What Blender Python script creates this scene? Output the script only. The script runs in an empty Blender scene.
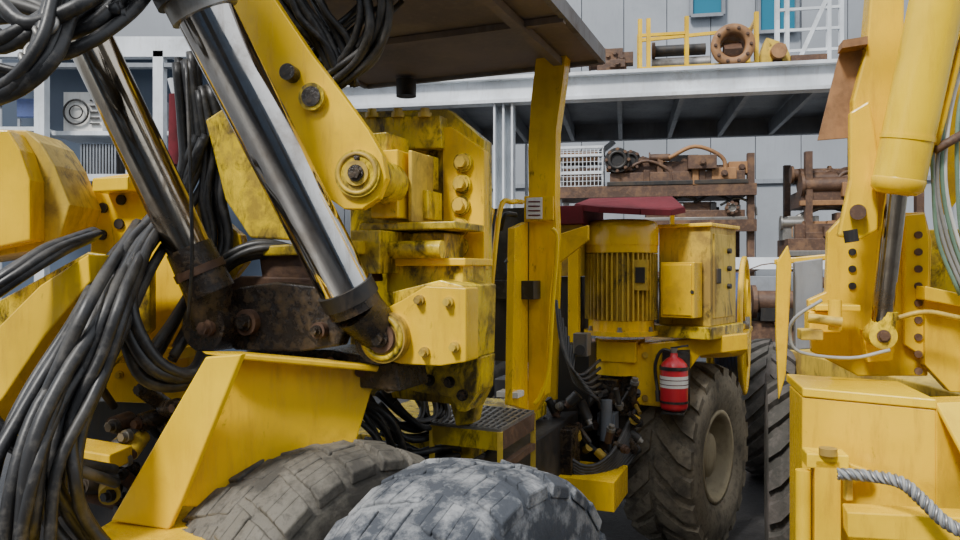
import bpy, math, random
from mathutils import Vector, Matrix
random.seed(7)
FPX=750.0; CZ=2.0
CAMP=Vector((0,0,CZ))
# ---------- survey helpers (bearing/elevation/distance -> metres) ----------
def P(px,py,d): return Vector(((px-480)/FPX*d, d, CZ-(py-270)/FPX*d))
def HP(px,py,z): return P(px,py,(CZ-z)*FPX/(py-270))
def axes(yaw):
    t=math.radians(yaw); return Vector((math.cos(t),-math.sin(t),0)), Vector((-math.sin(t),-math.cos(t),0))
def hit(px,py,px0,d0,yaw):
    ray=Vector(((px-480)/FPX,1,-(py-270)/FPX)); n=axes(yaw)[1]; p0=P(px0,270,d0)
    t=(p0-CAMP).dot(n)/ray.dot(n); return CAMP+ray*t
# ---------- materials ----------
def _new(name):
    m=bpy.data.materials.new(name); m.use_nodes=True; nt=m.node_tree; b=nt.nodes['Principled BSDF']; return m,nt,b
def paint(name,base,dirt,amt=0.5,rough=0.4,metal=0.0,scale=3.0,fine=0.35,bump=0.15,spec=0.5,streak=True,grime=None,gamt=0.0):
    m,nt,b=_new(name); N=nt.nodes; L=nt.links
    tc=N.new('ShaderNodeTexCoord')
    n0=N.new('ShaderNodeTexNoise'); n0.inputs['Scale'].default_value=scale*.7; n0.inputs['Detail'].default_value=6
    L.new(tc.outputs['Object'],n0.inputs['Vector'])
    r0=N.new('ShaderNodeValToRGB'); r0.color_ramp.elements[0].position=.35; r0.color_ramp.elements[1].position=.65
    L.new(n0.outputs['Fac'],r0.inputs['Fac'])
    mb=N.new('ShaderNodeMixRGB'); mb.inputs['Color1'].default_value=(*[c*.76 for c in base],1); mb.inputs['Color2'].default_value=(*[min(1,c*1.10) for c in base],1)
    L.new(r0.outputs[0],mb.inputs['Fac'])
    n1=N.new('ShaderNodeTexNoise'); n1.inputs['Scale'].default_value=scale; n1.inputs['Detail'].default_value=10; n1.inputs['Roughness'].default_value=.68
    L.new(tc.outputs['Object'],n1.inputs['Vector'])
    r1=N.new('ShaderNodeValToRGB'); r1.color_ramp.elements[0].position=.62-.22*amt; r1.color_ramp.elements[1].position=.74-.20*amt
    L.new(n1.outputs['Fac'],r1.inputs['Fac'])
    mp=N.new('ShaderNodeMapping'); mp.inputs['Scale'].default_value=(14,14,2.0 if streak else 14)
    L.new(tc.outputs['Object'],mp.inputs['Vector'])
    n2=N.new('ShaderNodeTexNoise'); n2.inputs['Scale'].default_value=1.6; n2.inputs['Detail'].default_value=10; n2.inputs['Roughness'].default_value=.7
    L.new(mp.outputs[0],n2.inputs['Vector'])
    r2=N.new('ShaderNodeValToRGB'); r2.color_ramp.elements[0].position=.50; r2.color_ramp.elements[1].position=.66
    L.new(n2.outputs['Fac'],r2.inputs['Fac'])
    mul=N.new('ShaderNodeMath'); mul.operation='MULTIPLY'; mul.inputs[1].default_value=fine; L.new(r2.outputs[0],mul.inputs[0])
    mul1=N.new('ShaderNodeMath'); mul1.operation='MULTIPLY'; mul1.inputs[1].default_value=min(1,.35+amt*.6); L.new(r1.outputs[0],mul1.inputs[0])
    mx=N.new('ShaderNodeMath'); mx.operation='MAXIMUM'; L.new(mul.outputs[0],mx.inputs[0]); L.new(mul1.outputs[0],mx.inputs[1])
    mix=N.new('ShaderNodeMixRGB'); mix.inputs['Color2'].default_value=(*dirt,1)
    L.new(mb.outputs[0],mix.inputs['Color1']); L.new(mx.outputs[0],mix.inputs['Fac'])
    out=mix.outputs[0]
    if grime:
        mp3=N.new('ShaderNodeMapping'); mp3.inputs['Scale'].default_value=(1,1,.5); mp3.inputs['Location'].default_value=(3.1,7.7,1.3); L.new(tc.outputs['Object'],mp3.inputs['Vector'])
        n3=N.new('ShaderNodeTexNoise'); n3.inputs['Scale'].default_value=scale*2.2; n3.inputs['Detail'].default_value=12; n3.inputs['Roughness'].default_value=.75; n3.inputs['Distortion'].default_value=.6
        L.new(mp3.outputs[0],n3.inputs['Vector'])
        r3=N.new('ShaderNodeValToRGB'); r3.color_ramp.elements[0].position=.66-.2*gamt; r3.color_ramp.elements[1].position=.74-.15*gamt
        L.new(n3.outputs['Fac'],r3.inputs['Fac'])
        m3=N.new('ShaderNodeMath'); m3.operation='MULTIPLY'; m3.inputs[1].default_value=.88; L.new(r3.outputs[0],m3.inputs[0])
        mg=N.new('ShaderNodeMixRGB'); mg.inputs['Color2'].default_value=(*grime,1); L.new(out,mg.inputs['Color1']); L.new(m3.outputs[0],mg.inputs['Fac']); out=mg.outputs[0]
    L.new(out,b.inputs['Base Color'])
    mr=N.new('ShaderNodeMapRange'); mr.inputs['To Min'].default_value=rough; mr.inputs['To Max'].default_value=min(1,rough+.35)
    L.new(mx.outputs[0],mr.inputs['Value']); L.new(mr.outputs[0],b.inputs['Roughness'])
    b.inputs['Metallic'].default_value=metal
    b.inputs['Specular IOR Level'].default_value=spec
    bp=N.new('ShaderNodeBump'); bp.inputs['Strength'].default_value=bump; bp.inputs['Distance'].default_value=.01
    L.new(n2.outputs['Fac'],bp.inputs['Height']); L.new(bp.outputs[0],b.inputs['Normal'])
    return m
BR=(.030,.020,.012)
YEL=paint('yellow_paint',(.90,.56,.006),(.38,.20,.02),.32,.24,fine=.38,grime=BR,gamt=.22)
YEL2=paint('yellow_paint_greasy',(.84,.60,.016),(.22,.14,.02),.7,.22,fine=.65,scale=5,bump=.45,grime=(.014,.011,.008),gamt=.92)
YEL3=paint('yellow_paint_bright',(.95,.60,.005),(.58,.30,.02),.20,.20,fine=.25,grime=BR,gamt=.08)
YEL4=paint('yellow_paint_faded',(.66,.45,.04),(.20,.12,.04),.65,.42,fine=.55,grime=BR,gamt=.5)
RUST=paint('rusty_steel',(.085,.045,.028),(.22,.12,.06),.5,.55,fine=.5,scale=6,bump=.5,streak=False)
GREASE=paint('greasy_steel',(.022,.016,.012),(.16,.10,.04),.40,.25,fine=.5,scale=9,bump=.8,streak=False)
RUSTO=paint('rust_orange',(.36,.18,.07),(.15,.08,.04),.6,.6)
STEEL=paint('bare_steel',(.30,.29,.27),(.10,.08,.06),.4,.4,metal=.7)
CHROME=paint('chrome_rod',(.74,.71,.66),(.20,.12,.06),.40,.06,metal=1,fine=.35,bump=.02,scale=2)
CHROME2=paint('chrome_rod_dirty',(.55,.48,.38),(.12,.07,.03),.5,.09,metal=1,fine=.5,bump=.03,scale=2)
BLACK=paint('black_rubber',(.020,.020,.021),(.13,.12,.105),.45,.40,fine=.4,bump=.1,streak=False)
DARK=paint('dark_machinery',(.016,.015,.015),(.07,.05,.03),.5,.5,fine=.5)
TYRE=paint('tyre_rubber',(.22,.19,.14),(.055,.05,.045),.6,.85,fine=.7,scale=5,bump=.5,streak=False,spec=.2)
TYREC=paint('tyre_rubber_worn',(.18,.165,.135),(.04,.037,.033),.75,.65,fine=.65,scale=4,bump=1.0,streak=False,spec=.35)
TYREW=paint('tyre_rubber_dusty',(.30,.31,.32),(.035,.042,.055),.95,.55,fine=.85,scale=6,bump=1.0,streak=False,spec=.4)
TYREB=paint('tyre_rubber_dark',(.06,.057,.05),(.14,.12,.11),.5,.8,fine=.5,bump=.5,streak=False,spec=.2)
RIM=paint('rim_dusty',(.38,.32,.20),(.16,.12,.08),.5,.7)
WHITE=paint('white_steel',(.72,.76,.80),(.35,.33,.30),.3,.5,fine=.25)
GREY=paint('grey_steel',(.24,.26,.29),(.14,.14,.14),.3,.5)
CANO=paint('canopy_underside',(.19,.15,.13),(.30,.25,.21),.5,.6,fine=.4)
RIMC=paint('canopy_edge_steel',(.17,.16,.16),(.10,.07,.05),.5,.55)
WALL=paint('cladding_grey',(.33,.355,.39),(.24,.26,.28),.4,.5,fine=.3,bump=.05,scale=.5)
WALLD=paint('cladding_dark_blue',(.07,.10,.15),(.05,.07,.10),.4,.4,fine=.3,bump=.05,scale=.5)
RED=paint('red_paint',(.60,.025,.04),(.2,.03,.02),.2,.28,fine=.2)
REDD=paint('red_faded_paint',(.13,.018,.025),(.06,.02,.02),.5,.75,spec=.15)
BLUE=paint('blue_cable',(.05,.08,.22),(.04,.05,.09),.5,.5,streak=False)
LABEL=paint('label_white',(.75,.74,.70),(.45,.4,.3),.2,.5,fine=.3,bump=0)
HOSEG=paint('hose_grey',(.33,.33,.31),(.15,.15,.13),.4,.5,streak=False)
HOSEN=paint('hose_green',(.18,.30,.22),(.1,.15,.1),.3,.5,streak=False)
ASPH=paint('wet_asphalt',(.035,.035,.037),(.08,.075,.07),.5,.35,fine=.5,scale=1.2,bump=.4,streak=False)
def glassmat():
    m,nt,b=_new('window_glass_teal'); b.inputs['Base Color'].default_value=(.015,.16,.25,1); b.inputs['Roughness'].default_value=.35; b.inputs['Specular IOR Level'].default_value=.3; return m
TEAL=glassmat()
# ---------- mesh builder ----------
class M:
    def __init__(s): s.v=[]; s.f=[]; s.mi=[]; s.sm=[]; s.mats=[]
    def m(s,mat):
        if mat not in s.mats: s.mats.append(mat)
        return s.mats.index(mat)
    def add(s,vs,fs,mat,smooth=False):
        o=len(s.v); s.v+= [tuple(x) for x in vs]; k=s.m(mat)
        for f in fs:
            s.f.append([o+i for i in f]); s.mi.append(k); s.sm.append(smooth)
    def prism(s,pts,vec,mat):
        n=len(pts); vs=list(pts)+[p+vec for p in pts]
        fs=[list(range(n)),list(range(2*n-1,n-1,-1))]+[[i,i+n,(i+1)%n+n,(i+1)%n] for i in range(n)]
        s.add(vs,fs,mat)
    def slab(s,pix,px0,d0,yaw,th,mat):
        pts=[hit(x,y,px0,d0,yaw) for x,y in pix]; s.prism(pts,-axes(yaw)[1]*th,mat)
    def box(s,c,e,f,u,mat):
        c=Vector(c); vs=[c+e*a+f*b+u*g for a in(-1,1) for b in(-1,1) for g in(-1,1)]
        s.add(vs,[[0,1,3,2],[4,6,7,5],[0,4,5,1],[2,3,7,6],[0,2,6,4],[1,5,7,3]],mat)
    def fb(s,px,py,d,w,h,t,yaw,mat):
        e,f=axes(yaw); c=P(px,py,d)-f*(t/2); s.box(c,e*w/2,f*t/2,Vector((0,0,h/2)),mat)
    def bar(s,a,b,w,h,mat):
        a=Vector(a);b=Vector(b); d=(b-a); l=d.length; d.normalize()
        up=Vector((0,0,1)) if abs(d.z)<.95 else Vector((0,1,0))
        sd=d.cross(up).normalized(); up=sd.cross(d).normalized()
        s.box((a+b)/2,d*l/2,sd*w/2,up*h/2,mat)
    def frame(s,ax):
        ax=Vector(ax).normalized(); t=Vector((0,0,1)) if abs(ax.z)<.9 else Vector((1,0,0))
        u=ax.cross(t).normalized(); w=ax.cross(u).normalized(); return ax,u,w
    def lathe(s,o,ax,prof,mat,seg=32,smooth=True,cap=True):
        o=Vector(o); ax,u,w=s.frame(ax); vs=[];fs=[]
        for r,h in prof:
            for i in range(seg):
                a=2*math.pi*i/seg; vs.append(o+ax*h+u*(r*math.cos(a))+w*(r*math.sin(a)))
        for k in range(len(prof)-1):
            for i in range(seg):
                j=(i+1)%seg; fs.append([k*seg+i,k*seg+j,(k+1)*seg+j,(k+1)*seg+i])
        s.add(vs,fs,mat,smooth)
        if cap:
            n=len(prof)-1
            s.add(vs[:seg],[list(range(seg))[::-1]],mat); s.add(vs[n*seg:],[list(range(seg))],mat)
    def cyl(s,a,b,r,mat,r2=None,seg=24):
        a=Vector(a);b=Vector(b); s.lathe(a,b-a,[(r,0),(r if r2 is None else r2,(b-a).length)],mat,seg)
    def bolt(s,p,n,r,h,mat):
        p=Vector(p); n=Vector(n).normalized()
        s.cyl(p-n*.01,p+n*h*.35,r*1.35,mat,seg=16); s.cyl(p,p+n*h,r,mat,seg=6)
    def ring(s,c,ax,R,r,mat,seg=32,rs=10):
        c=Vector(c); ax,u,w=s.frame(ax); vs=[];fs=[]
        for i in range(seg):
            a=2*math.pi*i/seg; d=u*math.cos(a)+w*math.sin(a)
            for j in range(rs):
                b=2*math.pi*j/rs; vs.append(c+d*(R+r*math.cos(b))+ax*(r*math.sin(b)))
        for i in range(seg):
            for j in range(rs):
                i2=(i+1)%seg;j2=(j+1)%rs; fs.append([i*rs+j,i2*rs+j,i2*rs+j2,i*rs+j2])
        s.add(vs,fs,mat,True)
    def tube(s,pts,r,mat,sub=5,seg=8):
        pts=catmull([Vector(p) for p in pts],sub); vs=[];fs=[]
        u=None
        for k,p in enumerate(pts):
            t=(pts[min(k+1,len(pts)-1)]-pts[max(k-1,0)]).normalized()
            if u is None: u=t.cross(Vector((.3,.5,.8))).normalized()
            u=(u-t*u.dot(t)).normalized(); w=t.cross(u)
            for i in range(seg):
                a=2*math.pi*i/seg; vs.append(p+u*(r*math.cos(a))+w*(r*math.sin(a)))
        for k in range(len(pts)-1):
            for i in range(seg):
                j=(i+1)%seg; fs.append([k*seg+i,k*seg+j,(k+1)*seg+j,(k+1)*seg+i])
        fs.append(list(range(seg))[::-1]); fs.append([len(vs)-seg+i for i in range(seg)])
        s.add(vs,fs,mat,True)
    def out(s,name,parent=None,bevel=0.0):
        me=bpy.data.meshes.new(name); me.from_pydata(s.v,[],s.f)
        for m in s.mats: me.materials.append(m)
        me.polygons.foreach_set('material_index',s.mi); me.polygons.foreach_set('use_smooth',s.sm); me.update()
        import bmesh
        bm=bmesh.new(); bm.from_mesh(me); bmesh.ops.recalc_face_normals(bm,faces=bm.faces); bm.to_mesh(me); bm.free()
        ob=bpy.data.objects.new(name,me); bpy.context.scene.collection.objects.link(ob)
        if parent: ob.parent=parent
        if bevel:
            b=ob.modifiers.new('edge','BEVEL'); b.width=bevel; b.segments=2; b.limit_method='ANGLE'; b.angle_limit=math.radians(40)
        return ob
def catmull(p,sub):
    if len(p)<3: return p
    q=[p[0]*2-p[1]]+p+[p[-1]*2-p[-2]]; out=[]
    for i in range(1,len(q)-2):
        a,b,c,d=q[i-1:i+3]
        for k in range(sub):
            t=k/sub; out.append(.5*((2*b)+(c-a)*t+(2*a-5*b+4*c-d)*t*t+(3*b-a-3*c+d)*t*t*t))
    out.append(p[-1]); return out
def empty(name,loc=(0,0,0)):
    o=bpy.data.objects.new(name,None); bpy.context.scene.collection.objects.link(o); return o
def bundle(m,ctrl,n,spread,r,mat,jit=.35,sub=5):
    for i in range(n):
        ox,oy,oz=[random.uniform(-1,1) for _ in range(3)]
        pts=[]
        for c in ctrl:
            sp=spread*(c[3] if len(c)>3 else 1)
            j=[random.uniform(-jit,jit) for _ in range(3)]
            pts.append(P(c[0],c[1],c[2])+Vector(((ox+j[0])*sp,(oz+j[2])*sp*.6,(oy+j[1])*sp*.6)))
        m.tube(pts,r*random.uniform(.85,1.1),mat,sub)
# ---------- tyres ----------
def tyre(name,c,yaw,R,W,mat,rimmat,parent=None,lugs=22,style='chevron',lh=.035,wear=0.0):
    m=M(); c=Vector(c); a=axes(yaw)[0]
    hw=W/2; Rb=R-lh
    rr=R*.47
    prof=[(rr,-hw*.80),(rr+.04,-hw*.92),(R*.70,-hw*1.03),(R*.85,-hw*1.0),(Rb*.935,-hw*.93),(Rb*.968,-hw*.80),(Rb*.988,-hw*.5),(Rb,-hw*.2),(Rb,hw*.2),(Rb*.988,hw*.5),(Rb*.968,hw*.80),(Rb*.935,hw*.93),(R*.85,hw*1.0),(R*.70,hw*1.03),(rr+.04,hw*.92),(rr,hw*.80)]
    m.lathe(c,a,prof,mat,72,True,False)
    ax,u,w=m.frame(a)
    def q(r,ph,s): return c+ax*s+u*(r*math.cos(ph))+w*(r*math.sin(ph))
    def crown(s):
        x=abs(s)/hw; return R*(1-.018*x**2-.042*max(0,(x-.65)/.35)**2)
    def lug(path,wd):
        dr=random.uniform(-wear,wear*.5); dp=random.uniform(-wear,wear)*.8; tr=random.uniform(.80,.92) if wear else .85
        prev=None
        for k in range(len(path)-1):
            s0,p0=path[k]; s1,p1=path[k+1]
            v=[]
            for n_,(s_,p_) in enumerate(((s0,p0),(s1,p1))):
                if n_==0 and prev: v+=prev; continue
                jt=[random.uniform(-wear,wear)*.6 for _ in range(4)]
                ro=crown(s_)+dr; ri=ro-lh-.03
                cur=[q(ri,p_-wd+dp,s_),q(ri,p_+wd+dp,s_),q(ro+jt[0],p_+wd*tr+dp+jt[1],s_),q(ro+jt[2],p_-wd*tr+dp+jt[3],s_)]
                v+=cur
                if n_==1: prev=cur
            m.add(v,[[0,1,2,3],[7,6,5,4],[0,4,5,1],[1,5,6,2],[2,6,7,3],[3,7,4,0]],mat)
    for i in range(lugs):
        ph=2*math.pi*i/lugs; st=2*math.pi/lugs
        for sg in(-1,1):
            o=0 if sg<0 else st/2
            if style=='chevron':
                lug([(sg*.02,ph+o),(sg*hw*.35,ph+o+st*.35),(sg*hw*.7,ph+o+st*.8),(sg*hw*.98,ph+o+st*1.0)],st*.34)
            else:
                lug([(sg*.006,ph+o),(sg*hw*.2,ph+o+st*.05),(sg*hw*.40,ph+o+st*.15)],st*.44)
                lug([(sg*hw*.42,ph+o+st*.17),(sg*hw*.62,ph+o+st*.24),(sg*hw*.82,ph+o+st*.33),(sg*hw*1.0,ph+o+st*.42)],st*.42)
    m.lathe(c,a,[(rr+.015,hw*.84),(rr+.02,hw*.90),(rr-.01,hw*.90),(rr-.03,hw*.75),(rr-.05,hw*.35),(rr*.62,hw*.20),(rr*.55,hw*.30),(rr*.50,hw*.62),(rr*.2,hw*.66),(0.001,hw*.66)],rimmat,40,True,False)
    m.lathe(c,a,[(rr+.015,-hw*.84),(rr-.03,-hw*.7),(.001,-hw*.5)],rimmat,40,True,False)
    for i in range(12):
        ph=2*math.pi*i/12; m.bolt(q(rr*.70,ph,hw*.24),a,.014,.04,STEEL)
    return m.out(name,parent,.006 if wear else 0)

# =============== ROOM / YARD ===============
m=M(); m.prism([Vector((-30,-14,0)),Vector((30,-14,0)),Vector((30,24,0)),Vector((-30,24,0))],Vector((0,0,-.2)),ASPH); m.out('floor')
m=M(); e,f=axes(10); c0=P(480,270,14.5)
w0=c0.copy(); w0.z=0
m.box(w0+Vector((0,0,5))-f*.15,e*16,f*.1,Vector((0,0,5)),WALLD)
for i in range(-20,21):
    m.box(w0+e*(i*.78)+Vector((0,0,5)),e*.383,f*.05,Vector((0,0,5)),WALL)
for z in(3.6,5.6,7.6): m.box(w0+f*.08+Vector((0,0,z)),e*16,f*.02,Vector((0,0,.04)),GREY)
m.out('wall_back')
m=M()  # added unseen wall behind the camera, for chrome reflections and less frontal light
for i in range(-12,13): m.box(Vector((i*1.2,-10,3.4)),Vector((.59,0,0)),Vector((0,.1,0)),Vector((0,0,3.4)),WALLD)
for i in (-4,0,4): m.box(Vector((i*2.4,-9.85,2.2)),Vector((1.6,0,0)),Vector((0,.06,0)),Vector((0,0,2.2)),DARK)
m.out('unseen_contrast_wall')
def wpt(px,py,off=0): return hit(px,py,480,14.5,10)+f*off
def window(name,x0,x1,y0,y1,n=3):
    m=M(); 
    a=wpt(x0,y1,.12);b=wpt(x1,y1,.12);c=wpt(x1,y0,.12);d=wpt(x0,y0,.12)
    zt=(c.z+d.z)/2; zb=(a.z+b.z)/2
    a.z=b.z=zb;c.z=d.z=zt
    m.prism([a,b,c,d],-f*.05,TEAL)
    for p,q_ in((a,b),(b,c),(c,d),(d,a)): m.bar(p+f*.03,q_+f*.03,.06,.06,GREY)
    for i in range(1,n):
        t=i/n; m.bar(a.lerp(b,t)+f*.03,d.lerp(c,t)+f*.03,.05,.05,GREY)
    m.out(name)
window('window_1',690,722,-60,18,1)
window('window_2',757,795,-60,34,2)
m=M()
a=wpt(385,60,.14);b=wpt(560,60,.14);c=wpt(560,-60,.14);d=wpt(385,-60,.14)
m.prism([a,b,c,d],-f*.1,WALLD)
for k in range(9):
    t=k/8; m.bar(a.lerp(d,t)+f*.05,b.lerp(c,t)+f*.05,.04,.03,GREY)
m.out('window_3')

# mezzanine
m=M(); zb=CZ+2.05; zt=CZ+2.38
me_,mf=axes(11); L0=P(480,270,9.33); L0.z=0
def mz(s,back,z): return L0+me_*s-mf*back+Vector((0,0,z))
for zz in (zb+.02,zt-.02): m.box(mz(1.2,0,zz),me_*4.3,mf*.10,Vector((0,0,.02)),WHITE)
m.box(mz(1.2,0,(zb+zt)/2),me_*4.3,mf*.012,Vector((0,0,.16)),WHITE)
m.box(mz(1.2,1.5,zt-.03),me_*4.3,mf*1.5,Vector((0,0,.03)),GREY)
for i in range(12): m.box(mz(-2.8+i*.75,1.5,zb+.12),me_*.03,mf*1.5,Vector((0,0,.10)),GREY)
m.box(mz(1.2,3.0,(zb+zt)/2),me_*4.3,mf*.06,Vector((0,0,.15)),GREY)
for s in(.30,5.4):
    for bk in(.05,3.0):
        m.box(mz(s,bk,zb/2),me_*.012,mf*.10,Vector((0,0,zb/2)),WHITE)
        for o in(-.11,.11): m.box(mz(s+o,bk,zb/2),me_*.012,mf*.11,Vector((0,0,zb/2)),WHITE)
m.box(mz(.30,.14,zb/2),me_*.11,mf*.01,Vector((0,0,zb/2)),WHITE)
m.bar(mz(.35,3.0,zb-1.0),mz(1.6,3.0,zb),.08,.08,WHITE)
m.bar(mz(.9,1.5,zt+.75),mz(2.1,1.5,zt),.08,.08,WHITE); m.bar(mz(.9,1.5,zt),mz(.9,1.5,zt+.8),.08,.08,WHITE)
for z,s0,s1 in((2.98,.9,3.3),(2.55,1.9,3.3),(2.1,2.6,5.2),(1.0,.5,5.2)):
    m.box(mz((s0+s1)/2,.9,z),me_*(s1-s0)/2,mf*.7,Vector((0,0,.03)),RUST)
    m.box(mz((s0+s1)/2,.2,z-.02),me_*(s1-s0)/2,mf*.04,Vector((0,0,.07)),RUST if z>2.3 else WHITE)
for s in(.95,3.25,3.9,5.1): 
    for bk in(.3,1.5): m.box(mz(s,bk,1.7),me_*.04,mf*.05,Vector((0,0,1.7)),RUST if s>1 else WHITE)
m.out('steel_mezzanine_rack')

def rusty(name,s,back,z,w,h,dp,n,mats,seed):
    random.seed(seed); m=M()
    m.box(mz(s,back,z+h*.2),me_*w*.48,mf*dp*.4,Vector((0,0,h*.2)),mats[0])
    m.box(mz(s-w*.1,back,z+h*.5),me_*w*.3,mf*dp*.3,Vector((0,0,h*.22)),mats[0])
    m.box(mz(s,back-dp*.4,z+h*.08),me_*w*.5,mf*.03,Vector((0,0,h*.06)),mats[1])
    for i in range(n):
        ss=s+(-.45+.9*(i+.5)/n+random.uniform(-.05,.05))*w; hh=z+random.uniform(.3,.85)*h; bb=back+random.uniform(-.4,.1)*dp; mt=random.choice(mats)
        k=random.randint(0,4); r=random.uniform(.13,.26)*h
        c=mz(ss,bb,hh)
        if k==0: m.cyl(c-me_*r*2.2,c+me_*r*2.2,r*.8,mt); m.cyl(c-me_*r*2.3,c-me_*r*2,r*1.2,mt)
        elif k==1:
            m.cyl(c+mf*.02,c+mf*.16,r*1.4,mt); m.ring(c+mf*.17,mf,r*.9,r*.22,mt)
            for j in range(8):
                a=j*math.pi/4; m.bolt(c+mf*.16+me_*(r*1.2*math.cos(a))+Vector((0,0,r*1.2*math.sin(a))),mf,.018,.03,RUST)
        elif k==2 or k==4: m.box(c,me_*r*1.6,mf*r,Vector((0,0,r*.8)),mt); m.bolt(c+mf*r,mf,.03,.05,RUST)
        else: m.tube([c-me_*r*3,c+Vector((0,0,r*1.3)),c+me_*r*3,c+me_*r*3.5-Vector((0,0,r*2))],r*.25,mt)
        m.bar(mz(ss,bb,z+.0),c,.07,.07,mt)
    m.out(name,None,.006)
rusty('rusty_gearbox_assembly',2.38,.5,3.02,1.65,.42,.8,18,[RUST,DARK,RUST,RUSTO],3)
rusty('rusty_engine_parts',4.35,.6,2.75,1.1,.50,.8,14,[RUST,RUSTO,DARK],5)
rusty('rusty_engine_parts.001',4.25,.5,2.15,1.25,.55,.8,14,[RUST,STEEL,RUSTO],6)
rusty('rusty_pump_parts',2.6,.5,2.59,1.2,.33,.7,10,[RUST,STEEL,DARK],8)
rusty('rusty_scrap_parts',3.0,.3,1.05,2.2,.9,.8,22,[RUST,DARK,GREY],9)
rusty('rusty_winch_parts',1.6,.35,zt,.35,.45,.4,6,[RUST,RUSTO],11)
m=M()
for z in (2.98,3.2,3.42,3.52):
    for bk in(.2,1.0): m.bar(mz(.92,bk,z),mz(1.50,bk,z),.03,.03,WHITE)
for i in range(13):
    for bk in(.2,1.0): m.bar(mz(.92+i*.048,bk,2.98),mz(.92+i*.048,bk,3.52),.008,.008,WHITE)
for k in range(9): m.bar(mz(.92,.2,2.98+k*.06),mz(1.5,.2,2.98+k*.06),.006,.006,WHITE)
for s in (.92,1.50):
    for k in range(6): m.bar(mz(s,.2+k*.16,2.98),mz(s,.2+k*.16,3.52),.012,.012,WHITE)
    m.bar(mz(s,.2,3.52),mz(s,1.0,3.52),.03,.03,WHITE)
m.box(mz(1.21,.6,3.0),me_*.29,mf*.42,Vector((0,0,.03)),WHITE)
m.box(mz(1.21,.6,3.14),me_*.25,mf*.32,Vector((0,0,.13)),RUST)
m.box(mz(1.21,.45,3.42),me_*.22,mf*.22,Vector((0,0,.06)),RUSTO)
m.out('wire_mesh_crate')
m=M()
for s in(1.95,2.05,2.5,3.3):
    for bk in(.2,.8):
        if bk==.8 and s in(2.5,2.05): continue
        m.bar(mz(s,bk,zt),mz(s,bk,zt+.68),.045,.045,YEL)
for bk in(.2,.8): m.bar(mz(1.95,bk,zt+.06),mz(3.3,bk,zt+.06),.05,.06,YEL)
m.bar(mz(1.95,.8,zt+.60),mz(3.3,.8,zt+.66),.04,.04,YEL); m.bar(mz(1.95,.2,zt+.48),mz(2.5,.2,zt+.48),.035,.035,YEL)
for s in(1.95,3.3): m.bar(mz(s,.2,zt+.6),mz(s,.8,zt+.6),.04,.04,YEL)
m.cyl(mz(2.1,.5,zt+.36),mz(2.75,.5,zt+.36),.07,DARK); m.cyl(mz(2.1,.5,zt+.18),mz(2.8,.5,zt+.18),.09,STEEL); m.cyl(mz(2.1,.45,zt+.36),mz(2.14,.45,zt+.36),.1,RUST)
m.box(mz(2.4,.5,zt+.06),me_*.4,mf*.2,Vector((0,0,.05)),DARK)
m.out('yellow_steel_cradle')
m=M(); c=mz(3.02,.10,zt+.27)
m.lathe(c,mf,[(.12,-.4),(.17,-.3),(.17,-.03),(.25,-.02),(.25,.04),(.15,.05),(.14,-.05),(.13,-.2)],RUSTO,32,True,False)
for j in range(10):
    a=j*math.pi/5; m.bolt(c+mf*.04+me_*.2*math.cos(a)+Vector((0,0,.2*math.sin(a))),mf,.016,.03,RUST)
m.bar(mz(3.02,.3,zt),c,.2,.2,RUST)
m.out('rusty_flanged_pipe')
m=M()
m.bar(mz(3.4,.4,zt+.08),mz(3.5,.4,zt+.36),.28,.16,YEL4); m.bar(mz(3.68,.4,zt+.08),mz(3.6,.4,zt+.3),.2,.1,YEL4)
m.bar(mz(3.3,.35,zt+.04),mz(4.1,.35,zt+.04),.3,.08,RUST); m.cyl(mz(3.55,.15,zt+.2),mz(3.55,.5,zt+.2),.09,RUSTO); m.bar(mz(3.7,.3,zt+.12),mz(4.1,.3,zt+.12),.1,.08,RUST)
m.out('yellow_bracket_casting')
m=M()
for s in(3.72,3.84,4.35,4.5): m.bar(mz(s,1.2,zt),mz(s,1.2,zt+2.6),.05,.05,WHITE)
for k in range(9): m.bar(mz(3.72,1.2,zt+.2+k*.27),mz(4.5,1.2,zt+.2+k*.27),.035,.035,WHITE)
m.bar(mz(3.84,1.2,zt),mz(4.4,1.2,zt+1.3),.05,.05,WHITE)
m.out('white_steel_scaffold')

# left shed: portal frame with shelving and a condenser unit
m=M()
def lp(px,py,o=0): return hit(px,py,120,9,0)+Vector((0,o,0))
for x in(42,160): m.bar(lp(x,52),lp(x,430),.12,.12,WHITE)
m.bar(lp(-60,48),lp(200,48),.12,.24,WHITE); m.bar(lp(-60,66),lp(200,66),.10,.05,GREY)
m.bar(lp(42,178),lp(162,178),.12,.08,WHITE)
m.bar(lp(-80,48,1.6),lp(235,48,1.6),.1,9.4,WALLD)
m.bar(lp(-80,-20,.9),lp(235,-20,.9),.1,1.3,WALL)
m.bar(lp(-60,128,.3),lp(40,128,.3),.5,.05,WHITE)
m.bar(lp(4,103,.3),lp(26,103,.3),.1,.22,BLUE); m.bar(lp(4,114,.3),lp(4,128,.3),.03,.03,GREY); m.bar(lp(26,114,.3),lp(26,128,.3),.03,.03,GREY)
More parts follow.
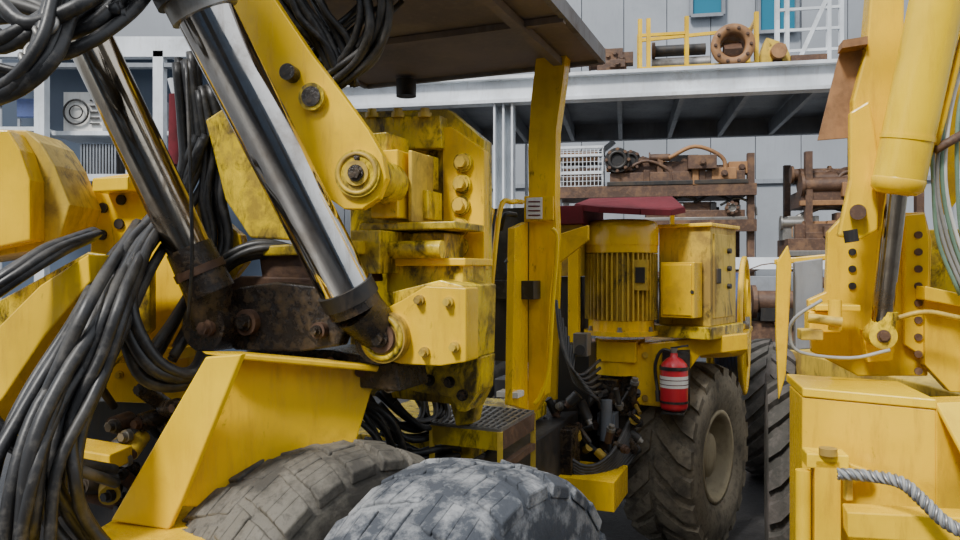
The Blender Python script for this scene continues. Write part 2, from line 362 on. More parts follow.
# condenser unit on shelf
m.bar(lp(52,108,.45),lp(92,108,.45),.4,.5,LABEL); m.ring(lp(66,108,.22),(0,1,0),.15,.012,DARK); m.ring(lp(66,108,.22),(0,1,0),.08,.008,DARK)
for k in range(6): m.bar(lp(80,90+k*6,.23),lp(90,90+k*6,.23),.02,.015,DARK)
m.bar(lp(42,130,.5),lp(162,130,.5),.6,.05,WHITE)
for k in range(12): m.bar(lp(68+k*3.2,140,.3),lp(68+k*3.2,205,.3),.02,.015,GREY)
m.bar(lp(66,172,.4),lp(108,172,.4),.06,.8,DARK)
random.seed(4)
for j in range(4):
    x=98+j*15; hh=random.uniform(.16,.42); y=128-hh*750/9.5/2
    m.bar(lp(x,y,.5),lp(x+random.uniform(9,13),y,.5),.3,hh,[LABEL,RUST,WHITE,GREY][j])
for j in range(3): m.bar(lp(112+j*15,165,.5),lp(123+j*15,165,.5),.3,.3,[WHITE,GREY,DARK][j])
m.out('white_steel_shed_frame')
m=M(); a=hit(177,95,177,7.5,0); b=hit(176,165,177,7.5,0); g=b.copy(); g.z=0
m.cyl(g,a,.05,REDD); m.cyl(b,a,.075,REDD); m.cyl(a,a+Vector((0,0,.15)),.05,WHITE,.09); m.out('red_hydrant_post')

# =============== DRILL RIG (left/centre) ===============
rig=empty('drilling_rig')
Y=22
E,Fw=axes(Y); UP=Vector((0,0,1))
m=M()
m.slab([(350,112),(447,109),(484,140),(484,345),(480,385),(472,424),(456,426),(450,404),(350,394)],484,3.25,Y,.10,YEL2)
m.slab([(442,128),(450,126),(484,150),(484,270),(444,270)],484,3.20,Y,.06,YEL)
for y in(163,184,206,227,247):
    p=hit(464-(y-163)*.05,y,484,3.20,Y); m.cyl(p-Fw*.02,p+Fw*.02,.042,YEL2,seg=20); m.bolt(p+Fw*.015,Fw,.026,.035,YEL4)
m.slab([(352,118),(440,115),(442,148),(352,150)],482,3.17,Y,.1,YEL2)
for x in (372,398,425): m.bolt(hit(x,120,482,3.17,Y)+UP*.02,UP,.022,.03,YEL4)
m.fb(384,184,2.98,.12,.27,.30,Y,YEL)
m.fb(365,170,3.08,.20,.30,.20,Y,YEL2)
m.fb(416,205,3.10,.11,.12,.14,Y,YEL2)
m.fb(418,172,3.16,.10,.14,.10,Y,YEL2)
m.slab([(408,150),(412,150),(412,222),(408,222)],410,3.0,Y,.2,YEL4)
m.fb(406,226,2.98,.43,.03,.30,Y,YEL2)
m.fb(400,248,3.08,.40,.12,.2,Y,YEL2)
m.fb(365,252,2.92,.13,.17,.3,Y,YEL2)
m.fb(428,262,2.96,.32,.03,.30,Y,YEL)
m.fb(424,278,3.0,.34,.12,.25,Y,YEL2)
m.cyl(P(388,250,2.99)-E*.05,P(388,250,2.99)+E*.24,.035,YEL2)
m.slab([(402,300),(425,286),(466,288),(466,362),(440,366),(400,364),(374,356),(366,340),(370,316)],430,2.72,Y,.12,YEL)
m.slab([(392,292),(440,280),(464,286),(462,362),(400,366)],430,2.84,Y,.34,YEL2)
p=hit(386,337,430,2.70,Y)
m.cyl(p-Fw*.20,p+Fw*.03,.094,YEL4,seg=36); m.ring(p+Fw*.03,Fw,.075,.012,YEL2); m.cyl(p,p+Fw*.045,.055,RUST); m.bolt(p+Fw*.045,Fw,.026,.03,GREASE)
for x,y in((455,347),(449,302),(420,300),(425,352)): m.bolt(hit(x,y,430,2.715,Y),Fw,.014,.03,YEL4)
m.slab([(388,362),(478,358),(476,392),(466,412),(458,412),(450,398),(396,388)],482,3.08,Y,.2,YEL2)
for x,y in((410,378),(430,380),(450,382),(463,395)): m.bolt(hit(x,y,482,3.08,Y),Fw,.018,.03,GREASE)
m.slab([(486,292),(492,290),(491,345),(486,350)],488,3.27,-68,.01,LABEL)
m.out('boom_bracket',rig,.008)
ARM=[(222,-20),(262,-20),(285,15),(312,55),(345,98),(368,130),(382,155),(386,178),(378,198),(362,209),(344,209),(328,198),(308,165),(285,120),(262,80),(235,35)]
m=M()
m.slab(ARM,320,2.72,12,.05,YEL); m.slab(ARM,320,2.92,12,.05,YEL2)
ef=axes(12)[1]
p=hit(359,174,320,2.72,12); m.cyl(p-ef*.32,p+ef*.02,.085,YEL2,seg=36); m.ring(p+ef*.02,ef,.07,.008,YEL4); m.cyl(p,p+ef*.03,.045,YEL4); m.bolt(p+ef*.03,ef,.022,.02,GREASE); m.bolt(p+ef*.02+UP*.055,ef,.008,.012,GREASE)
p=hit(314,98,320,2.72,12); m.cyl(p-ef*.2,p+ef*.025,.05,YEL2); m.cyl(p,p+ef*.03,.036,GREASE)
p=hit(293,75,320,2.72,12); m.cyl(p,p+ef*.05,.03,GREASE)
m.bar(hit(240,0,320,2.8,12),hit(345,175,320,2.8,12),.14,.10,YEL2)
m.out('boom_arm',rig,.006)
m=M(); m.slab([(205,120),(235,100),(262,150),(300,215),(290,240),(250,238),(225,200)],250,3.05,12,.12,YEL2); m.out('boom_link',rig,.008)

m=M(); a=P(178,-40,2.40); b=P(350,297,2.70); ax=(b-a).normalized()
m.cyl(a+ax*.16,b,.095,CHROME,seg=48)
m.cyl(a-ax*.8,a+ax*.05,.145,STEEL,seg=40); m.cyl(a+ax*.05,a+ax*.12,.13,BLACK,seg=40); m.cyl(a+ax*.12,a+ax*.18,.112,STEEL,seg=40)
m.cyl(b-ax*.04,b+ax*.015,.105,DARK,seg=40); m.cyl(b+ax*.015,b+ax*.05,.098,GREASE,seg=40)
p=P(386,337,2.82); m.cyl(b+ax*.04,p,.093,GREASE,.08); m.cyl(p-Fw*.07,p+Fw*.07,.095,GREASE,seg=32)
m.out('lift_cylinder',rig)
m=M(); a=P(84,28,2.75); b=P(196,262,2.85); ax=(b-a).normalized()
m.cyl(a,b,.082,CHROME2,seg=48); m.cyl(a-ax*.8,a+ax*.02,.11,BLACK,seg=32)
m.cyl(b-ax*.06,b+ax*.13,.087,GREASE,.094,seg=40); m.cyl(b+ax*.02,b+ax*.05,.097,RUST,seg=40)
p=P(214,325,2.90); m.cyl(b+ax*.1,p,.09,GREASE,.08); m.cyl(p-Fw*.1,p+Fw*.06,.10,GREASE,seg=32); m.bolt(P(207,328,2.82),Fw,.025,.03,RUST)
m.out('swing_cylinder',rig)
m=M()
m.slab([(215,300),(240,287),(275,282),(330,288),(348,320),(338,346),(300,352),(235,350),(212,335)],280,2.84,Y,.07,GREASE)
m.slab([(215,290),(240,276),(330,278),(348,310),(338,336),(235,340)],280,3.0,Y,.12,RUST)
m.slab([(258,252),(300,248),(348,255),(352,282),(262,280)],300,2.97,Y,.25,RUST)
m.slab([(262,246),(352,240),(352,254),(262,256)],300,2.92,Y,.3,YEL2)
m.slab([(245,350),(330,350),(395,362),(400,392),(330,385),(260,375)],300,2.98,Y,.25,GREASE)
for x,y,r in((250,322,.05),(322,330,.03)):
    p=hit(x,y,280,2.84,Y); m.cyl(p,p+Fw*.03,r,RUST); m.bolt(p+Fw*.03,Fw,r*.5,.03,GREASE)
for x,y in((300,366),(345,378),(395,384)):
    p=P(x,y,2.92); m.cyl(p-Fw*.1,p+Fw*.05,.028,STEEL); m.bolt(p+Fw*.05,Fw,.016,.02,RUST)
for x,y in((360,372),(375,378),(330,362),(280,360)): m.cyl(P(x,y,2.98),P(x,y,2.86),.02,RUST)
m.out('swing_yoke',rig,.01)

random.seed(33)
m=M()
m.slab([(205,357),(242,354),(182,500),(168,530),(110,521)],180,2.50,14,.03,YEL3)
m.slab([(243,358),(378,370),(360,430),(345,480),(240,510),(178,506)],178,2.55,-30,.05,YEL)
m.slab([(205,354),(246,354),(380,366),(378,372),(243,360)],210,2.52,-28,.10,YEL)
z=1.13
m.prism([HP(112,520,z),HP(182,503,z),HP(240,490,z),HP(225,540,z),HP(170,620,z),HP(-20,600,z)],Vector((0,0,-.05)),YEL)
def arc(pts_out,pts_in,px,d,yaw,t,mat): m.slab(pts_out+pts_in[::-1],px,d,yaw,t,mat)
arc([(-30,365),(0,325),(40,285),(88,254)],[(-30,440),(5,395),(45,335),(90,282)],40,2.65,10,.25,YEL)
m.slab([(0,300),(88,252),(150,262),(150,330),(100,375),(60,430),(-40,470),(-40,330)],60,3.0,0,.06,YEL2)
m.slab([(92,178),(140,172),(205,205),(240,235),(245,262),(215,300),(190,300),(188,405),(108,402),(88,330)],160,3.2,10,.06,YEL)
m.slab([(92,178),(128,176),(128,190),(92,192)],120,3.12,10,.16,YEL3)
for x,y in((122,200),(120,224),(104,208),(103,235),(105,260)):
    p=hit(x,y,160,3.2,10); m.cyl(p-ef*.0,p+ef*.012,.022,DARK)
for x,y in((118,330),(135,338),(140,362),(120,375),(155,385)):
    p=hit(x,y,160,3.2,10); m.bolt(p,ef,.014,.02,YEL4)
m.slab([(108,352),(182,348),(178,360),(110,364)],150,3.05,10,.15,YEL3)
m.slab([(-40,128),(26,130),(40,142),(54,165),(70,205),(60,238),(35,250),(-40,262)],40,2.95,0,.25,YEL4)
m.slab([(-40,128),(8,130),(20,150),(30,180),(30,240),(-40,255)],0,2.85,0,.1,YEL)
m.bar(P(-20,125,3.1),P(60,170,3.1),.03,.03,DARK)
m.slab([(50,445),(110,455),(110,472),(45,470)],80,2.7,5,.15,YEL)
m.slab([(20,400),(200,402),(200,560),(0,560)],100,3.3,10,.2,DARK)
for i in range(36):
    x=random.uniform(60,190); y=random.uniform(405,510); p=P(x,y,3.0+random.uniform(-.1,.1)); q_=p+Vector((random.uniform(-.15,.15),-.1,random.uniform(-.05,.1)))
    m.cyl(p,q_,random.uniform(.015,.04),random.choice([RUST,DARK,DARK,GREASE,GREASE,YEL4])); m.bolt(q_,Fw,.018,.03,random.choice([STEEL,DARK,RUST]))
m.out('front_chassis',rig,.006)
m=M()
def vp(s,lat,z):
    o=Vector((-.21,3.3,0)); return o-Fw*s+E*lat+UP*z
m.box(vp(1.0,-.1,.85),Fw*1.6,E*.32,UP*.25,DARK)
m.box(vp(3.6,-.25,.95),Fw*1.4,E*.30,UP*.25,DARK)
m.cyl(vp(3.2,-.9,.66),vp(3.2,.9,.66),.12,YEL4)
m.box(vp(.8,-.3,1.16),Fw*.6,E*.4,UP*.04,YEL2)
m.out('chassis_frame',rig,.01)
m=M(); zc=CZ+1.16
A=Vector((.68,4.15,zc)); Bv=A-E*1.5; 
Cv=Bv+Fw*1.75; D=A+Fw*1.75
m.prism([A,Bv,Cv,D],Vector((0,0,.04)),CANO)
for a,b in((A,Bv),(Bv,Cv),(Cv,D),(D,A)): m.bar(a+UP*.02,b+UP*.02,.03,.08,RIMC)
for t in(.45,.93): m.bar(A.lerp(D,t)-UP*.02,Bv.lerp(Cv,t)-UP*.02,.04,.03,CANO)
m.bar(A.lerp(Bv,.14)-UP*.03,D.lerp(Cv,.14)-UP*.03,.05,.04,CANO)
m.cyl(A.lerp(Bv,.78)-UP*.02+Fw*.1,A.lerp(Bv,.78)-UP*.12+Fw*.1,.06,DARK)
m.out('canopy_roof',rig)
m=M()
m.slab([(536,58),(566,54),(563,80),(556,130),(555,200),(556,225),(556,240),(550,300),(545,395),(535,412),(528,412),(529,220),(528,150),(531,100)],545,4.1,Y,.10,YEL)
m.slab([(515,228),(528,222),(528,410),(512,405)],520,4.0,-68,.04,YEL)
m.slab([(524,196),(553,196),(553,220),(524,222)],540,4.06,Y,.02,YEL)
m.slab([(526,198),(542,197),(542,219),(526,219)],535,4.05,Y,.01,LABEL)
for k in range(4): m.slab([(528,201+k*4.5),(540,201+k*4.5),(540,202.3+k*4.5),(528,202.3+k*4.5)],535,4.045,Y,.005,REDD)
m.tube([P(552,228,4.0),P(557,240,4.0),P(553,300,4.0),P(548,370,4.0),P(540,395,4.0),P(534,404,4.0)],.012,YEL3)
m.tube([P(490,300,3.7),P(500,210,3.75),P(512,202,3.8),P(522,202,4.0)],.014,YEL)
m.tube([P(482,400,3.6),P(478,300,3.6),P(488,230,3.7),P(492,210,3.8)],.016,YEL)
m.fb(507,395,3.9,.12,.03,.1,Y,LABEL)
m.out('canopy_post',rig,.006)
m=M()
m.fb(510,245,4.25,.22,.42,.10,Y,BLACK); m.fb(507,290,4.05,.3,.10,.35,Y,BLACK); m.fb(505,330,4.2,.3,.35,.2,Y,DARK)
m.tube([P(500,230,4.1),P(505,215,4.05),P(516,215,4.1)],.015,BLACK)
m.cyl(P(512,300,3.95),P(508,262,3.95),.012,BLACK); m.lathe(P(508,262,3.95),(0,0,1),[(.001,-.02),(.022,0),(.001,.03)],BLACK,12)
m.out('operator_seat',rig,.01)
m=M()
zs=CZ-(405-270)/750*3.9
q0=HP(432,425,zs);q1=HP(500,432,zs);q2=HP(533,413,zs);q3=HP(455,405,zs)
for i in range(13):
    t=i/12; m.bar(q0.lerp(q1,t),q3.lerp(q2,t),.012,.03,STEEL)
for i in range(8):
    t=i/7; m.bar(q0.lerp(q3,t),q1.lerp(q2,t),.010,.025,STEEL)
m.bar(q0-UP*.04,q1-UP*.04,.02,.08,YEL2); m.bar(q1-UP*.04,q2-UP*.04,.02,.08,RUST)
for a,b in((q0,-.35),(q1,-.4),(q2,-.3)): m.bar(a,a+UP*b,.025,.025,YEL4)
for k in (.16,.3): m.bar(q1-UP*k,q2-UP*k,.03,.03,RUST)
m.bar(q0-UP*.3,q1-UP*.34,.16,.02,RUST)
m.out('access_step',rig)
m=M()
m.fb(573,330,4.9,.07,1.15,.06,Y,YEL)
m.fb(562,215,4.9,.28,.12,.6,Y,REDD)
m.fb(565,250,5.0,.22,.35,.4,Y,YEL4)
m.fb(560,320,5.2,.3,.6,.3,Y,DARK)
m.slab([(548,250),(556,235),(588,225),(588,240),(560,262),(556,400),(548,400)],560,4.6,Y,.04,YEL)
m.fb(572,375,4.8,.22,.40,.2,Y,DARK)
m.fb(580,345,4.6,.09,.14,.1,Y,STEEL); m.cyl(P(580,350,4.52),P(580,350,4.6),.03,DARK)
for i in range(7):
    m.tube([P(556+i*3,300+i*9,4.6),P(562+i*2,345+i*6,4.5),P(578+i*3,375+i*4,4.45),P(600,360+i*8,4.7)],.011,BLACK)
m.fb(583,494,4.3,.36,.17,.4,Y,YEL)
m.fb(560,455,4.4,.14,.3,.2,Y,GREASE)
m.fb(592,420,5.3,.6,.7,.2,Y,DARK)
for i in range(44):
    p=P(random.uniform(545,640),random.uniform(385,465),random.uniform(4.5,5.1)); q_=p+Vector((random.uniform(-.14,.14),random.uniform(-.1,.1),random.uniform(-.12,.12)))
    m.cyl(p,q_,random.uniform(.012,.04),random.choice([GREASE,DARK,RUST,YEL4,GREASE,BLACK])); m.bolt(q_,q_-p,.02,.03,random.choice([STEEL,DARK,RUST]))
for i in range(10): m.tube([P(545+i*3,430+i*4,4.5),P(580,465+i*3,4.4),P(610,455+i*3,4.5),P(635,410+i*5,4.8)],.014,BLACK)
m.out('hydraulic_piping',rig,.004)
m=M()
pts=[P(575,207,4.9),P(600,210,4.8),P(640,212,4.7),P(670,213,4.8),P(684,210,4.9),P(672,199,5.5),P(590,201,5.5)]
m.prism(pts,UP*.02,REDD)
for a,b in zip(pts[:4],pts[1:5]): m.bar(a,b,.02,.035,REDD)
for p in pts[5:]: m.bar(p,p-UP*.9,.03,.03,YEL)
m.out('motor_rain_hood',rig)
m=M()
m.slab([(636,345),(748,333),(748,350),(700,356),(688,372),(690,410),(640,405),(632,400),(632,345)],660,5.0,8,.05,YEL)
pa=P(640,343,5.0); pb=P(748,334,5.55); 
m.prism([pa,pb,pb-Fw*.9,pa-Fw*.9],-UP*.04,YEL)
m.slab([(700,350),(745,340),(748,350),(742,356),(720,358),(700,358)],720,5.1,Y,.5,YEL)
m.fb(616,352,5.0,.26,.14,.35,Y,YEL)
for x,y in((645,355),(645,398),(682,398)): m.bolt(hit(x,y,660,5.0,8),axes(8)[1],.016,.03,YEL4)
m.out('rear_frame',rig,.008)
m=M(); c=P(620,352,5.2)
m.cyl(c+UP*.1,c-UP*.05,.17,YEL); m.cyl(c-UP*.05,c-UP*.14,.2,YEL); m.cyl(c-UP*.14,c-UP*.42,.12,GREASE); m.cyl(c-UP*.42,c-UP*.62,.08,DARK)
m.fb(605,392,4.95,.16,.16,.16,Y,GREASE); m.fb(606,425,4.95,.12,.15,.12,Y,GREY)
m.cyl(P(606,400,4.9),P(606,440,4.9),.04,GREY)
m.tube([P(606,392,4.9),P(590,400,4.8),P(580,430,4.8),P(600,455,4.8),P(632,462,4.9)],.025,BLACK)
m.tube([P(612,430,4.85),P(612,460,4.8),P(640,450,4.9)],.02,BLACK)
m.out('hydraulic_pump',rig,.004)
tyre('rear_wheel',(1.52,5.50,.665),36,.665,.52,TYRE,RIM,rig,20,'chevron',.03)
tyre('rear_wheel_far',Vector((1.52,5.50,.665))-axes(30)[0]*1.75,30,.665,.46,TYREB,RIM,rig,20)
tyre('front_wheel',(-.56,2.80,.68),38,.68,.50,TYREC,RIM,rig,26,'block',.010,.006)

m=M(); c=P(621,334,5.1); 
m.cyl(c,c+UP*.03,.25,YEL,seg=40); m.cyl(c+UP*.03,c+UP*.10,.22,YEL,seg=40)
m.cyl(c+UP*.10,c+UP*.56,.205,YEL4,seg=40); m.cyl(c+UP*.55,c+UP*.60,.245,YEL,seg=40)
m.lathe(c+UP*.60,UP,[(.25,0),(.25,.12),(.235,.155),(.19,.17),(.06,.175)],YEL,40)
for i in range(44):
    a=2*math.pi*i/44; d=Vector((math.cos(a),math.sin(a),0)); sd=Vector((-d.y,d.x,0))
    m.box(c+d*.222+UP*.325,d*.022,sd*.005,UP*.22,YEL4)
for i in range(6):
    a=2*math.pi*i/6+.3; d=Vector((math.cos(a),math.sin(a),0)); m.bolt(c+d*.225+UP*.03,UP,.014,.03,STEEL)
m.fb(640,275,4.86,.09,.2,.1,Y,YEL4); m.fb(640,275,4.85,.06,.1,.02,Y,DARK)
m.out('electric_motor')
m=M(); YC=38; EC,FC=axes(YC)
cc=P(684,276,5.0); m.box(cc-FC*.24,EC*.18,FC*.24,UP*.33,YEL4)
m.box(cc+UP*.335-FC*.24,EC*.20,FC*.27,UP*.012,YEL)
m.box(cc+EC*.182-FC*.24,EC*.006,FC*.19,UP*.28,YEL4)
for k in (-.12,.0,.12): m.cyl(cc+EC*.18-FC*.3+UP*(k+.05),cc+EC*.21-FC*.3+UP*(k+.05),.018,DARK)
m.box(cc+EC*.19-FC*.12,EC*.008,FC*.035,UP*.05,DARK)
c2=P(677,290,4.86); m.box(c2-FC*.07,EC*.115,FC*.07,UP*.18,YEL)
m.box(c2+FC*.004,EC*.10,FC*.006,UP*.165,YEL)
m.cyl(P(692,292,4.82),P(692,292,4.79),.012,DARK)
m.box(cc-UP*.37-FC*.22,EC*.22,FC*.30,UP*.04,YEL2)
m.out('electrical_cabinet',None,.006)
m=M(); c=P(738,325,6.1); ra=axes(23)[0]
m.cyl(c-ra*.14,c+ra*.02,.40,BLUE,seg=40)
for i in range(6): m.ring(c-ra*(.13-i*.028),ra,.41,.02,BLUE,40,8)
for o in(-.17,.05):
    m.ring(c+ra*o,ra,.54,.022,YEL,48,8)
    for i in range(8):
        a=i*math.pi/4; _,u,w=m.frame(ra); d=u*math.cos(a)+w*math.sin(a); m.bar(c+ra*o,c+ra*o+d*.54,.02,.03,YEL)
m.cyl(c-ra*.2,c+ra*.09,.07,STEEL)
m.bar(c-ra*.2,c-UP*1.1-ra*.2,.08,.08,YEL4)
m.out('cable_reel')
m=M(); c=P(674,410,4.85)
m.lathe(c,UP,[(.06,0),(.082,.01),(.088,.03),(.088,.27),(.08,.30),(.05,.33),(.025,.345),(.022,.37)],RED,32)
m.lathe(c,UP,[(.0895,.15),(.0895,.225)],LABEL,32,True,False)
for k in range(2): m.lathe(c,UP,[(.0902,.168+k*.03),(.0902,.173+k*.03)],REDD,32,True,False)
m.lathe(c,UP,[(.0925,.262),(.0925,.285)],BLACK,32,True,False); m.lathe(c,UP,[(.0925,.05),(.0925,.065)],BLACK,32,True,False)
m.cyl(c+UP*.36,c+UP*.40,.022,STEEL); m.bar(c+UP*.40-E*.02,c+UP*.42+E*.09,.02,.012,BLACK); m.bar(c+UP*.385-E*.02,c+UP*.37+E*.09,.02,.012,BLACK)
m.tube([c+UP*.38-E*.02,c+UP*.38-E*.08,c+UP*.28-E*.12,c+UP*.12-E*.105,c+UP*.05-E*.10],.011,BLACK)
m.cyl(c+UP*.05-E*.10,c+UP*.12-E*.105,.016,BLACK)
m.bar(c-Fw*.10-UP*.02,c-Fw*.10+UP*.38,.18,.015,BLACK)
m.bar(c-UP*.01-Fw*.1,c-UP*.01+Fw*.08,.14,.012,BLACK)
m.out('fire_extinguisher')
# hoses
random.seed(21)
m=M(); R=.0205
bundle(m,[(186,60,3.15,.4),(192,120,3.15,.4),(192,170,3.12,.5),(165,215,3.05,.6),(128,265,2.75,.8),(90,330,2.5),(50,400,2.35),(20,470,2.25),(5,570,2.2)],8,.13,R*1.05,BLACK,.14)
bundle(m,[(200,140,3.12,.6),(172,205,3.08,.7),(132,255,2.75),(122,315,2.6),(145,368,2.6,.9),(190,376,2.7,.7),(205,350,2.95,.5)],6,.07,R*1.05,BLACK,.2)
bundle(m,[(150,225,3.0,.6),(120,290,2.5),(92,360,2.4),(66,420,2.35),(60,480,2.3),(80,525,2.35),(130,580,2.4)],6,.08,R*1.05,BLACK,.2)
bundle(m,[(205,90,3.15,.4),(214,150,3.15,.5),(212,200,3.12,.6),(218,250,3.1,.6),(190,310,3.02,.8),(160,362,2.9)],6,.08,R,BLACK,.25)
bundle(m,[(-20,20,2.2),(20,45,2.2),(60,30,2.2),(100,0,2.3),(130,-30,2.4)],7,.09,R,BLACK,.2)
bundle(m,[(-30,100,2.2,.5),(15,85,2.1,.5),(45,50,2.1,.8),(60,10,2.15),(70,-30,2.2)],5,.05,R,BLACK,.2)
bundle(m,[(-20,-10,2.3),(30,5,2.3),(70,20,2.3),(120,8,2.3)],6,.07,R,BLACK,.25)
bundle(m,[(-20,70,2.3),(30,75,2.3,.5),(50,40,2.3),(30,10,2.3),(-20,15,2.3)],3,.05,R*.7,BLACK,.3)
bundle(m,[(285,-30,2.85),(305,10,2.9),(330,45,2.95,.8),(345,85,3.0,.5)],12,.12,R*.85,BLACK,.15)
bundle(m,[(365,-30,2.9),(372,15,2.9),(360,50,2.95,.9),(330,80,3.0,.8),(300,95,3.05,.6)],9,.08,R*.85,BLACK,.2)
bundle(m,[(250,60,3.0,.6),(300,60,3.0,.8),(345,30,3.0),(385,-5,3.1)],5,.06,R*.6,BLACK,.4)
bundle(m,[(-30,310,2.45),(10,280,2.5,.8),(50,255,2.6,.7),(92,238,2.8,.5)],7,.07,R*.85,BLACK,.2)
bundle(m,[(205,285,3.0,.6),(230,258,3.0,.8),(270,248,3.02,.8),(320,262,3.1,.5)],6,.05,R*.8,BLACK,.3)
bundle(m,[(-30,400,2.3,.6),(20,455,2.35),(70,470,2.4),(110,480,2.6)],2,.05,R,BLACK,.4)
bundle(m,[(300,410,3.3),(340,400,3.2),(380,420,3.2),(400,470,3.3)],5,.08,R*.7,BLACK,.4)
bundle(m,[(380,400,3.4),(410,430,3.4),(440,420,3.5),(430,380,3.6)],8,.08,R*.8,BLACK,.4)
bundle(m,[(370,440,3.4),(410,455,3.4),(450,450,3.5),(500,470,3.8)],8,.08,R*.8,BLACK,.4)
m.tube([P(186,60,2.7),P(190,160,2.65),P(192,260,2.68),P(188,320,2.75)],.007,BLACK)
m.out('hydraulic_hose_bundle',rig)
m=M()
for i in range(5):
    c=P(48-i*7,25+i*13,2.12); m.ring(c,(1,.2,.5) if i%2 else (.2,1,-.3),.028,.008,STEEL,16,6)
m.out('lifting_chain',rig)

tyre('heavy_machine_tyre',(-.04,2.40,.688),32,.688,.50,TYREW,RIM,None,24,'block',.011,.009)

# =============== RIGHT RIG ===============
rg=empty('drilling_rig.001'); YB=14; EB,FB=axes(YB)
m=M()
m.slab([(845,214),(925,212),(932,240),(928,376),(858,376),(812,352),(808,300),(826,292),(828,232)],870,3.75,YB,.06,YEL)
m.slab([(905,215),(925,213),(930,240),(928,360),(905,345)],870,3.70,YB,.05,YEL3)
for y in range(235,372,17):
    for x in(918,852):
        if x==852 and y>290: continue
        p=hit(x,y,870,3.70 if x>900 else 3.75,YB); m.cyl(p,p+FB*.012,.018,RUST if x>900 else DARK,seg=14)
m.slab([(925,296),(965,300),(990,320),(990,395),(950,392),(925,365)],940,3.6,YB,.08,YEL)
m.slab([(925,286),(990,300),(990,312),(925,300)],940,3.5,YB,.2,YEL3)
m.fb(825,322,3.6,.14,.10,.14,YB,YEL); m.fb(838,308,3.55,.20,.03,.16,YB,YEL3); m.fb(812,335,3.5,.1,.05,.1,YB,YEL4)
m.cyl(P(808,318,3.5),P(842,322,3.45),.022,YEL4); m.cyl(P(835,330,3.5),P(835,300,3.5),.03,YEL)
m.slab([(777,262),(788,245),(792,262),(786,375),(779,400),(776,330)],785,3.9,YB,.04,YEL)
m.slab([(795,262),(823,258),(823,348),(796,350)],810,3.95,YB,.08,GREY)
m.bar(P(775,262,4.1),P(850,255,3.9),.05,.03,YEL)
m.fb(905,300,4.0,.6,.75,.3,YB,YEL2)
m.out('boom_support_plate',rg,.006)
m=M()
m.slab([(872,-20),(905,-20),(903,120),(893,215),(878,232),(862,205),(854,150),(853,100),(866,50)],880,3.5,YB,.14,YEL)
m.slab([(850,112),(870,100),(880,160),(878,230),(860,240),(838,236),(850,180)],865,3.45,YB,.05,YEL)
m.cyl(P(858,212,3.4),P(858,212,3.6),.035,RUST); m.cyl(P(850,230,3.4),P(852,242,3.4),.03,DARK)
m.slab([(945,-30),(975,-30),(958,200),(948,215),(938,200)],950,3.6,YB,.1,YEL)
m.out('boom_arm',rg,.01)
m=M(); m.slab([(843,40),(868,36),(866,110),(856,137),(818,140),(828,100)],845,3.6,YB,.02,RUSTO); m.slab([(843,40),(868,36),(868,44),(842,48)],845,3.5,YB,.1,RUSTO); m.out('mud_guard',rg)
m=M(); a=P(946,-40,3.2); b=P(899,178,3.35); ax=(b-a).normalized()
m.cyl(a,b,.108,YEL3,seg=44); m.lathe(b,ax,[(.108,0),(.112,.01),(.106,.05),(.08,.07),(.05,.075)],YEL,40)
m.cyl(a.lerp(b,.80),a.lerp(b,.82),.112,YEL3,seg=44)
c2=P(880,335,3.5); m.cyl(b+ax*.05,c2,.046,CHROME2,seg=28); m.cyl(c2-ax*.12,c2,.055,YEL2); m.cyl(c2-FB*.06,c2+FB*.06,.06,YEL2); m.bolt(c2+FB*.06,FB,.022,.02,RUST)
m.tube([a.lerp(b,.2)+EB*.13,a.lerp(b,.5)+EB*.13,a.lerp(b,.85)+EB*.12],.014,YEL)
m.slab([(862,330),(895,328),(893,360),(868,362)],878,3.6,YB,.05,YEL)
m.out('lift_cylinder',rg)
m=M()
zt2=1.47
q0=HP(802,390,zt2); q1=HP(936,402,zt2)
m.prism([q0+UP*.012+FB*.01,q1+UP*.012+FB*.01,q1-FB*.5+UP*.012,q0-FB*.45+UP*.012],-UP*.04,YEL3)
m.prism([q0-UP*.03,q1-UP*.03,q1-UP*1.1,q0-UP*1.1],-FB*.35,YEL)
r1=q1+EB*.6-FB*.25
m.prism([q1-UP*.03,r1-UP*.03,r1-UP*1.1,q1-UP*.95],-FB*.3,YEL)
m.prism([q1,q1-UP*.30+FB*.20+EB*.1,r1-UP*.30+FB*.2,r1],-UP*.03,YEL3)
m.slab([(886,476),(935,474),(935,520),(898,500),(886,484)],900,3.12,YB,.03,DARK)
m.bar(q0+EB*.09+FB*.005,q0+EB*.09+FB*.005-UP*1.1,.02,.05,YEL3)
m.cyl(P(803,470,3.1),P(803,580,3.1),.03,YEL3); m.fb(828,462,3.05,.16,.06,.12,YB,YEL3)
m.fb(828,512,3.05,.10,.42,.1,YB,YEL); m.bar(P(810,455,3.1),P(870,475,3.1),.05,.04,YEL)
m.bar(P(848,470,3.0),P(848,500,3.0),.03,.03,YEL4); m.cyl(P(828,455,3.05),P(828,448,3.05),.035,YEL4)
m.bar(P(845,520,2.95),P(990,528,2.8),.12,.10,YEL)
m.bar(P(855,396,3.26),P(885,396,3.26),.02,.02,YEL2)
m.out('front_body',rg,.006)
m=M()
hs=[P(838,474,2.95),P(870,476,2.9),P(900,482,2.8),(P(922,500,2.75)),P(945,522,2.7),P(975,538,2.65)]
m.tube(hs,.019,GREY)
pts=catmull(hs,14); 
for ph in range(4):
    sp=[]
    for i,p in enumerate(pts):
        t=(pts[min(i+1,len(pts)-1)]-pts[max(i-1,0)]).normalized(); u=t.cross(UP).normalized(); w_=t.cross(u)
        a_=i*.55+ph*math.pi/2; sp.append(p+u*(.019*math.cos(a_))+w_*(.019*math.sin(a_)))
    m.tube(sp,.0065,HOSEG if ph%2 else STEEL,2,6)
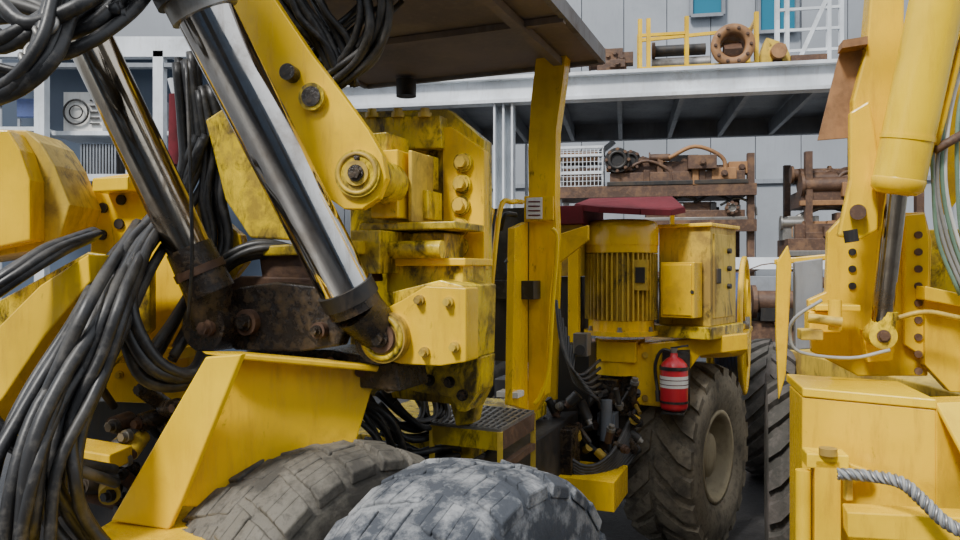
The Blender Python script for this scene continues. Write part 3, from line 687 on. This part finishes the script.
for i in range(9):
    x=930+i*5; m.tube([P(x+20,40,3.3),P(x+3+random.uniform(-4,4),110,3.3),P(x+random.uniform(-6,6),180,3.35),P(x+8,240,3.4),P(x+30,295,3.4)],.009,random.choice([HOSEG,LABEL,HOSEN,LABEL,HOSEG]))
m.tube([P(822,300,3.4),P(795,318,3.45),P(790,335,3.5),P(800,352,3.5),P(850,358,3.45),P(890,350,3.4)],.008,HOSEG)
m.tube([P(890,320,3.5),P(925,312,3.45),P(960,318,3.4)],.012,YEL4)
m.tube([P(935,150,3.3),P(970,130,3.3)],.02,RUST)
m.out('hydraulic_hoses',rg)
tyre('front_wheel',(1.98,4.6,.665),20,.665,.42,TYREB,RIM,rg,22)
tyre('rear_wheel',(2.85,7.3,.665),26,.665,.46,TYREB,RIM,rg,22)
m=M(); m.box(Vector((3.3,5.9,.95)),Vector((.4,0,0)),Vector((0,1.6,0)),Vector((0,0,.3)),YEL4); m.cyl(Vector((1.98,4.6,.665)),Vector((3.4,4.9,.665)),.12,DARK); m.cyl(Vector((2.85,7.3,.665)),Vector((3.8,6.9,.665)),.12,DARK); m.out('chassis_frame',rg,.01)

# =============== light, world, camera ===============
w=bpy.data.worlds.new('sky'); bpy.context.scene.world=w; w.use_nodes=True
nt=w.node_tree; bg=nt.nodes['Background']
tc=nt.nodes.new('ShaderNodeTexCoord'); sp=nt.nodes.new('ShaderNodeSeparateXYZ'); rp=nt.nodes.new('ShaderNodeValToRGB')
nt.links.new(tc.outputs['Generated'],sp.inputs[0]); nt.links.new(sp.outputs['Z'],rp.inputs['Fac']); nt.links.new(rp.outputs[0],bg.inputs['Color'])
rp.color_ramp.elements[0].position=0; rp.color_ramp.elements[0].color=(.45,.50,.56,1)
rp.color_ramp.elements[1].position=.5; rp.color_ramp.elements[1].color=(.92,.97,1.05,1)
bg.inputs['Strength'].default_value=1.3
s=bpy.data.lights.new('sun','SUN'); s.energy=4.6; s.angle=math.radians(10); s.color=(1,.97,.92)
so=bpy.data.objects.new('sun',s); bpy.context.scene.collection.objects.link(so); so.rotation_euler=(math.radians(42),0,math.radians(-36))
cam=bpy.data.cameras.new('camera'); cam.sensor_width=36; cam.lens=36*FPX/960; cam.clip_start=.05
co=bpy.data.objects.new('camera',cam); bpy.context.scene.collection.objects.link(co); co.location=(0,0,CZ); co.rotation_euler=(math.radians(90),0,0)
bpy.context.scene.camera=co
